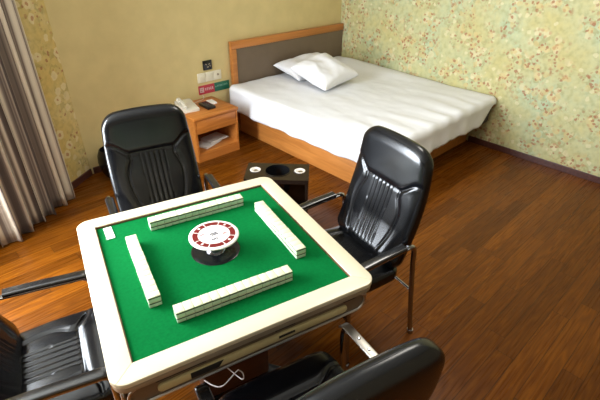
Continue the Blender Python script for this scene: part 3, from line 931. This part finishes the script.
# red and green sign
sg = thing('wall_sign', 'narrow red and green notice on the wall below the switches', 'sign', (-1.905, 0, .525))
def sl(bm): bm.transform(Matrix.Translation((1.905, 0, -.525))); return bm
SX0, SXM, SX1, SZ0, SZ1 = -2.095, -1.907, -1.722, .482, .572
bm = bmesh.new(); box(bm, SX0, SXM, -.006, 0, SZ0, SZ1, .0015); sr = obj('red_half', sl(bm), M['sign_red'], sg)
bm = bmesh.new(); box(bm, SXM + .0005, SX1, -.006, 0, SZ0, SZ1, .0015); sgn = obj('green_half', sl(bm), M['sign_green'], sg)
def wstroke(bm, x, z, w, h): box(bm, x - w / 2, x + w / 2, -.0072, -.0058, z - h / 2, z + h / 2)
bm = bmesh.new()
cx_, cz = -2.058, .527
for sx in (-1, 0, 1): wstroke(bm, cx_ + sx * .019, cz, .009, .050)
for sz in (-1, 0, 1): wstroke(bm, cx_, cz + sz * .020, .047, .008)
for k in range(5):
    x = -2.015 + .021 * k
    wstroke(bm, x, .538, .014, .004); wstroke(bm, x, .526, .016, .004); wstroke(bm, x, .533, .004, .024); wstroke(bm, x + .003, .517, .009, .004)
obj('lettering', sl(bm), M['sign_white'], sr)
bm = bmesh.new()
wstroke(bm, -1.890, .532, .010, .014)
for k in range(8):
    x = -1.868 + .0165 * k
    wstroke(bm, x, .542, .011, .004); wstroke(bm, x, .532, .012, .0035); wstroke(bm, x, .536, .0035, .020)
obj('lettering', sl(bm), M['sign_pale'], sgn)
# cord from the switches to the telephone
bm = bmesh.new(); tube(bm, catmull([(-2.055, -.006, .481), (-2.055, -.010, .47), (-2.06, -.03, .458), (-2.10, -.07, .4545), (-2.18, -.09, .4545), (-2.255, -.12, .456)], 8), .0022, 8)
o = obj('white_cord', bm, M['wire'], smooth=True); tag(o, 'thin white cord running down the wall to the telephone', 'cord')

# ------------------------------------------------------------------ tea stand between table and bed
SA = math.radians(-45.5)
st = thing('side_stand', 'dark brown drinks stand with round holes, between table and bed', 'stand', (-2.640, -1.868, 0), SA)
W2, D2, SH = .212, .118, .53
n = 40
bm = bmesh.new()
# top plate with three holes: build as a grid fill around circles
def plate_with_holes(bm, hx, hy, z0, z1, holes, n=32):
    for z in (z0, z1):
        tmp = bmesh.new()
        edges = []
        def loop(pts):
            vs = [tmp.verts.new((x, y, z)) for x, y in pts]
            for i in range(len(vs)): edges.append(tmp.edges.new((vs[i], vs[(i + 1) % len(vs)])))
        loop(rrect(hx, hy, .008, 3))
        for cx, cy, r in holes: loop([(cx + r * math.cos(2 * PI * k / n), cy + r * math.sin(2 * PI * k / n)) for k in range(n)])
        bmesh.ops.triangle_fill(tmp, use_beauty=True, use_dissolve=False, edges=edges)
        merge(bm, tmp)
    def wall(pts):
        lo = [bm.verts.new((x, y, z0)) for x, y in pts]; hi = [bm.verts.new((x, y, z1)) for x, y in pts]
        for i in range(len(pts)): bm.faces.new((lo[i], lo[(i + 1) % len(pts)], hi[(i + 1) % len(pts)], hi[i]))
    wall(rrect(hx, hy, .008, 3))
    for cx, cy, r in holes: wall([(cx + r * math.cos(2 * PI * k / n), cy + r * math.sin(2 * PI * k / n)) for k in range(n)])
holes = [(-.150, .012, .033), (.0, .012, .084), (.150, .012, .033)]
plate_with_holes(bm, W2, D2, SH - .03, SH, holes)
obj('top', bm, M['stand_black'], st)
bm = bmesh.new()
for sx in (-1, 1): box(bm, sx * (W2 - .012) - .009, sx * (W2 - .012) + .009, -D2 + .006, D2 - .006, .0, SH - .0305, .002)
obj('side_panel', bm, M['stand_black'], st)
bm = bmesh.new(); box(bm, -W2 + .022, W2 - .022, D2 - .024, D2 - .010, .02, SH - .031); obj('back_panel', bm, M['stand_black'], st)
bm = bmesh.new()
box(bm, -W2 + .022, W2 - .022, -D2 + .008, D2 - .025, .10, .116); box(bm, -.008, .008, -D2 + .012, D2 - .026, .117, .34)
obj('shelf', bm, M['stand_black'], st)
bm = bmesh.new(); lathe(bm, [(.0835, SH), (.0835, SH - .13), (.074, SH - .145), (0, SH - .145)], 40, (0, .012)); lathe(bm, [(.087, SH + .001), (.087, SH + .003), (.082, SH + .003), (.082, SH - .02)], 40, (0, .012))
obj('bowl_well', bm, M['black_plastic'], st, smooth=True)
for s in (-1, 1):
    bm = bmesh.new()
    lathe(bm, [(.0305, SH - .03), (.0305, SH + .001), (.036, SH + .001), (.037, SH + .004), (.033, SH + .0055), (.024, SH + .003), (.016, SH - .004), (0, SH - .006)], 32, (s * .150, .012))
    cp = obj('cup_ring', bm, M['disc_white'], st, smooth=True); cp['label'] = 'round white cup ring'
    bm = bmesh.new(); lathe(bm, [(.0, SH - .0055), (.019, SH - .0052), (.017, SH - .0002), (0, SH - .0002)], 20, (s * .150 + .006, .008)); obj('plug', bm, M['chrome_dull'], cp, smooth=True)

# ------------------------------------------------------------------ waste bin behind the rear chair
bm = bmesh.new()
lathe(bm, [(0, 0), (.065, 0), (.09, .03), (.115, .09), (.125, .16), (.118, .22), (.098, .27), (.09, .275), (.10, .255), (.112, .20), (.10, .07), (0, .012)], 40)
wb = obj('waste_bin', bm, M['black_plastic'], smooth=True, loc=(-3.135, -.185, 0))
tag(wb, 'round black waste bin by the wall behind the rear chair', 'waste bin')

# white cord dangling under the table's near side
bm = bmesh.new()
P = [TC @ Vector(p) for p in ((-.158, -.164, .20), (-.152, -.30, .33), (-.133, -.377, .413), (-.075, -.377, .459), (-.064, -.377, .459), (-.048, -.374, .425), (-.046, -.34, .35), (-.06, -.164, .24))]
tube(bm, catmull(P, 8), .0024, 8)
o = obj('white_cord', bm, M['wire'], smooth=True); tag(o, 'thin white cord bent in a loop between the table and the near chair seat', 'cord')

# ------------------------------------------------------------------ light
w = D.worlds.new('World'); bpy.context.scene.world = w; w.use_nodes = True
w.node_tree.nodes['Background'].inputs[0].default_value = (0.75, 0.85, 1.0, 1)
w.node_tree.nodes['Background'].inputs[1].default_value = 1.5

def area(name, loc, target, sx, sy, power, col, shape='RECTANGLE'):
    l = D.lights.new(name, 'AREA'); l.shape = shape; l.size = sx; l.size_y = sy; l.energy = power; l.color = col
    o = D.objects.new(name, l); C.objects.link(o); o.location = loc
    d = (Vector(target) - Vector(loc)).normalized()
    o.rotation_euler = d.to_track_quat('-Z', 'Y').to_euler()
    return o
wc = A0 + u * ((WS0 + WS1) / 2) - nw * .10 + Vector((0, 0, (WZ0 + WZ1) / 2))
area('window_daylight', wc, wc + nw, WS1 - WS0 - .02, WZ1 - WZ0 - .02, 300, (0.86, 0.93, 1.0))
area('added_ceiling_fill', (-1.9, -2.6, H - .06), (-1.9, -2.6, 0), .9, .9, 19, (1.0, 0.95, 0.86), 'DISK')  # soft fill light added below the ceiling, no fixture is seen there

# ------------------------------------------------------------------ camera
cam = D.cameras.new('camera'); co = D.objects.new('camera', cam); C.objects.link(co)
R = Vector((0.7304011828159508, -0.6829656420804295, 0.008487866559183498)); U = Vector((0.35274376493590015, 0.38782687288842727, 0.8515645324721023)); F = Vector((0.5848811404378725, 0.6189896997553758, -0.5241810785948339))
co.matrix_world = Matrix(((R.x, U.x, -F.x, CAM.x), (R.y, U.y, -F.y, CAM.y), (R.z, U.z, -F.z, CAM.z), (0, 0, 0, 1)))
cam.sensor_width = 36; cam.lens = 430.506 / 600 * 36; cam.clip_start = 0.02
sc = bpy.context.scene
sc.camera = co
sc.view_settings.view_transform = 'Standard'; sc.view_settings.look = 'None'
sc.view_settings.gamma = 1; sc.view_settings.use_curve_mapping = False
sc.view_settings.exposure = 0.5
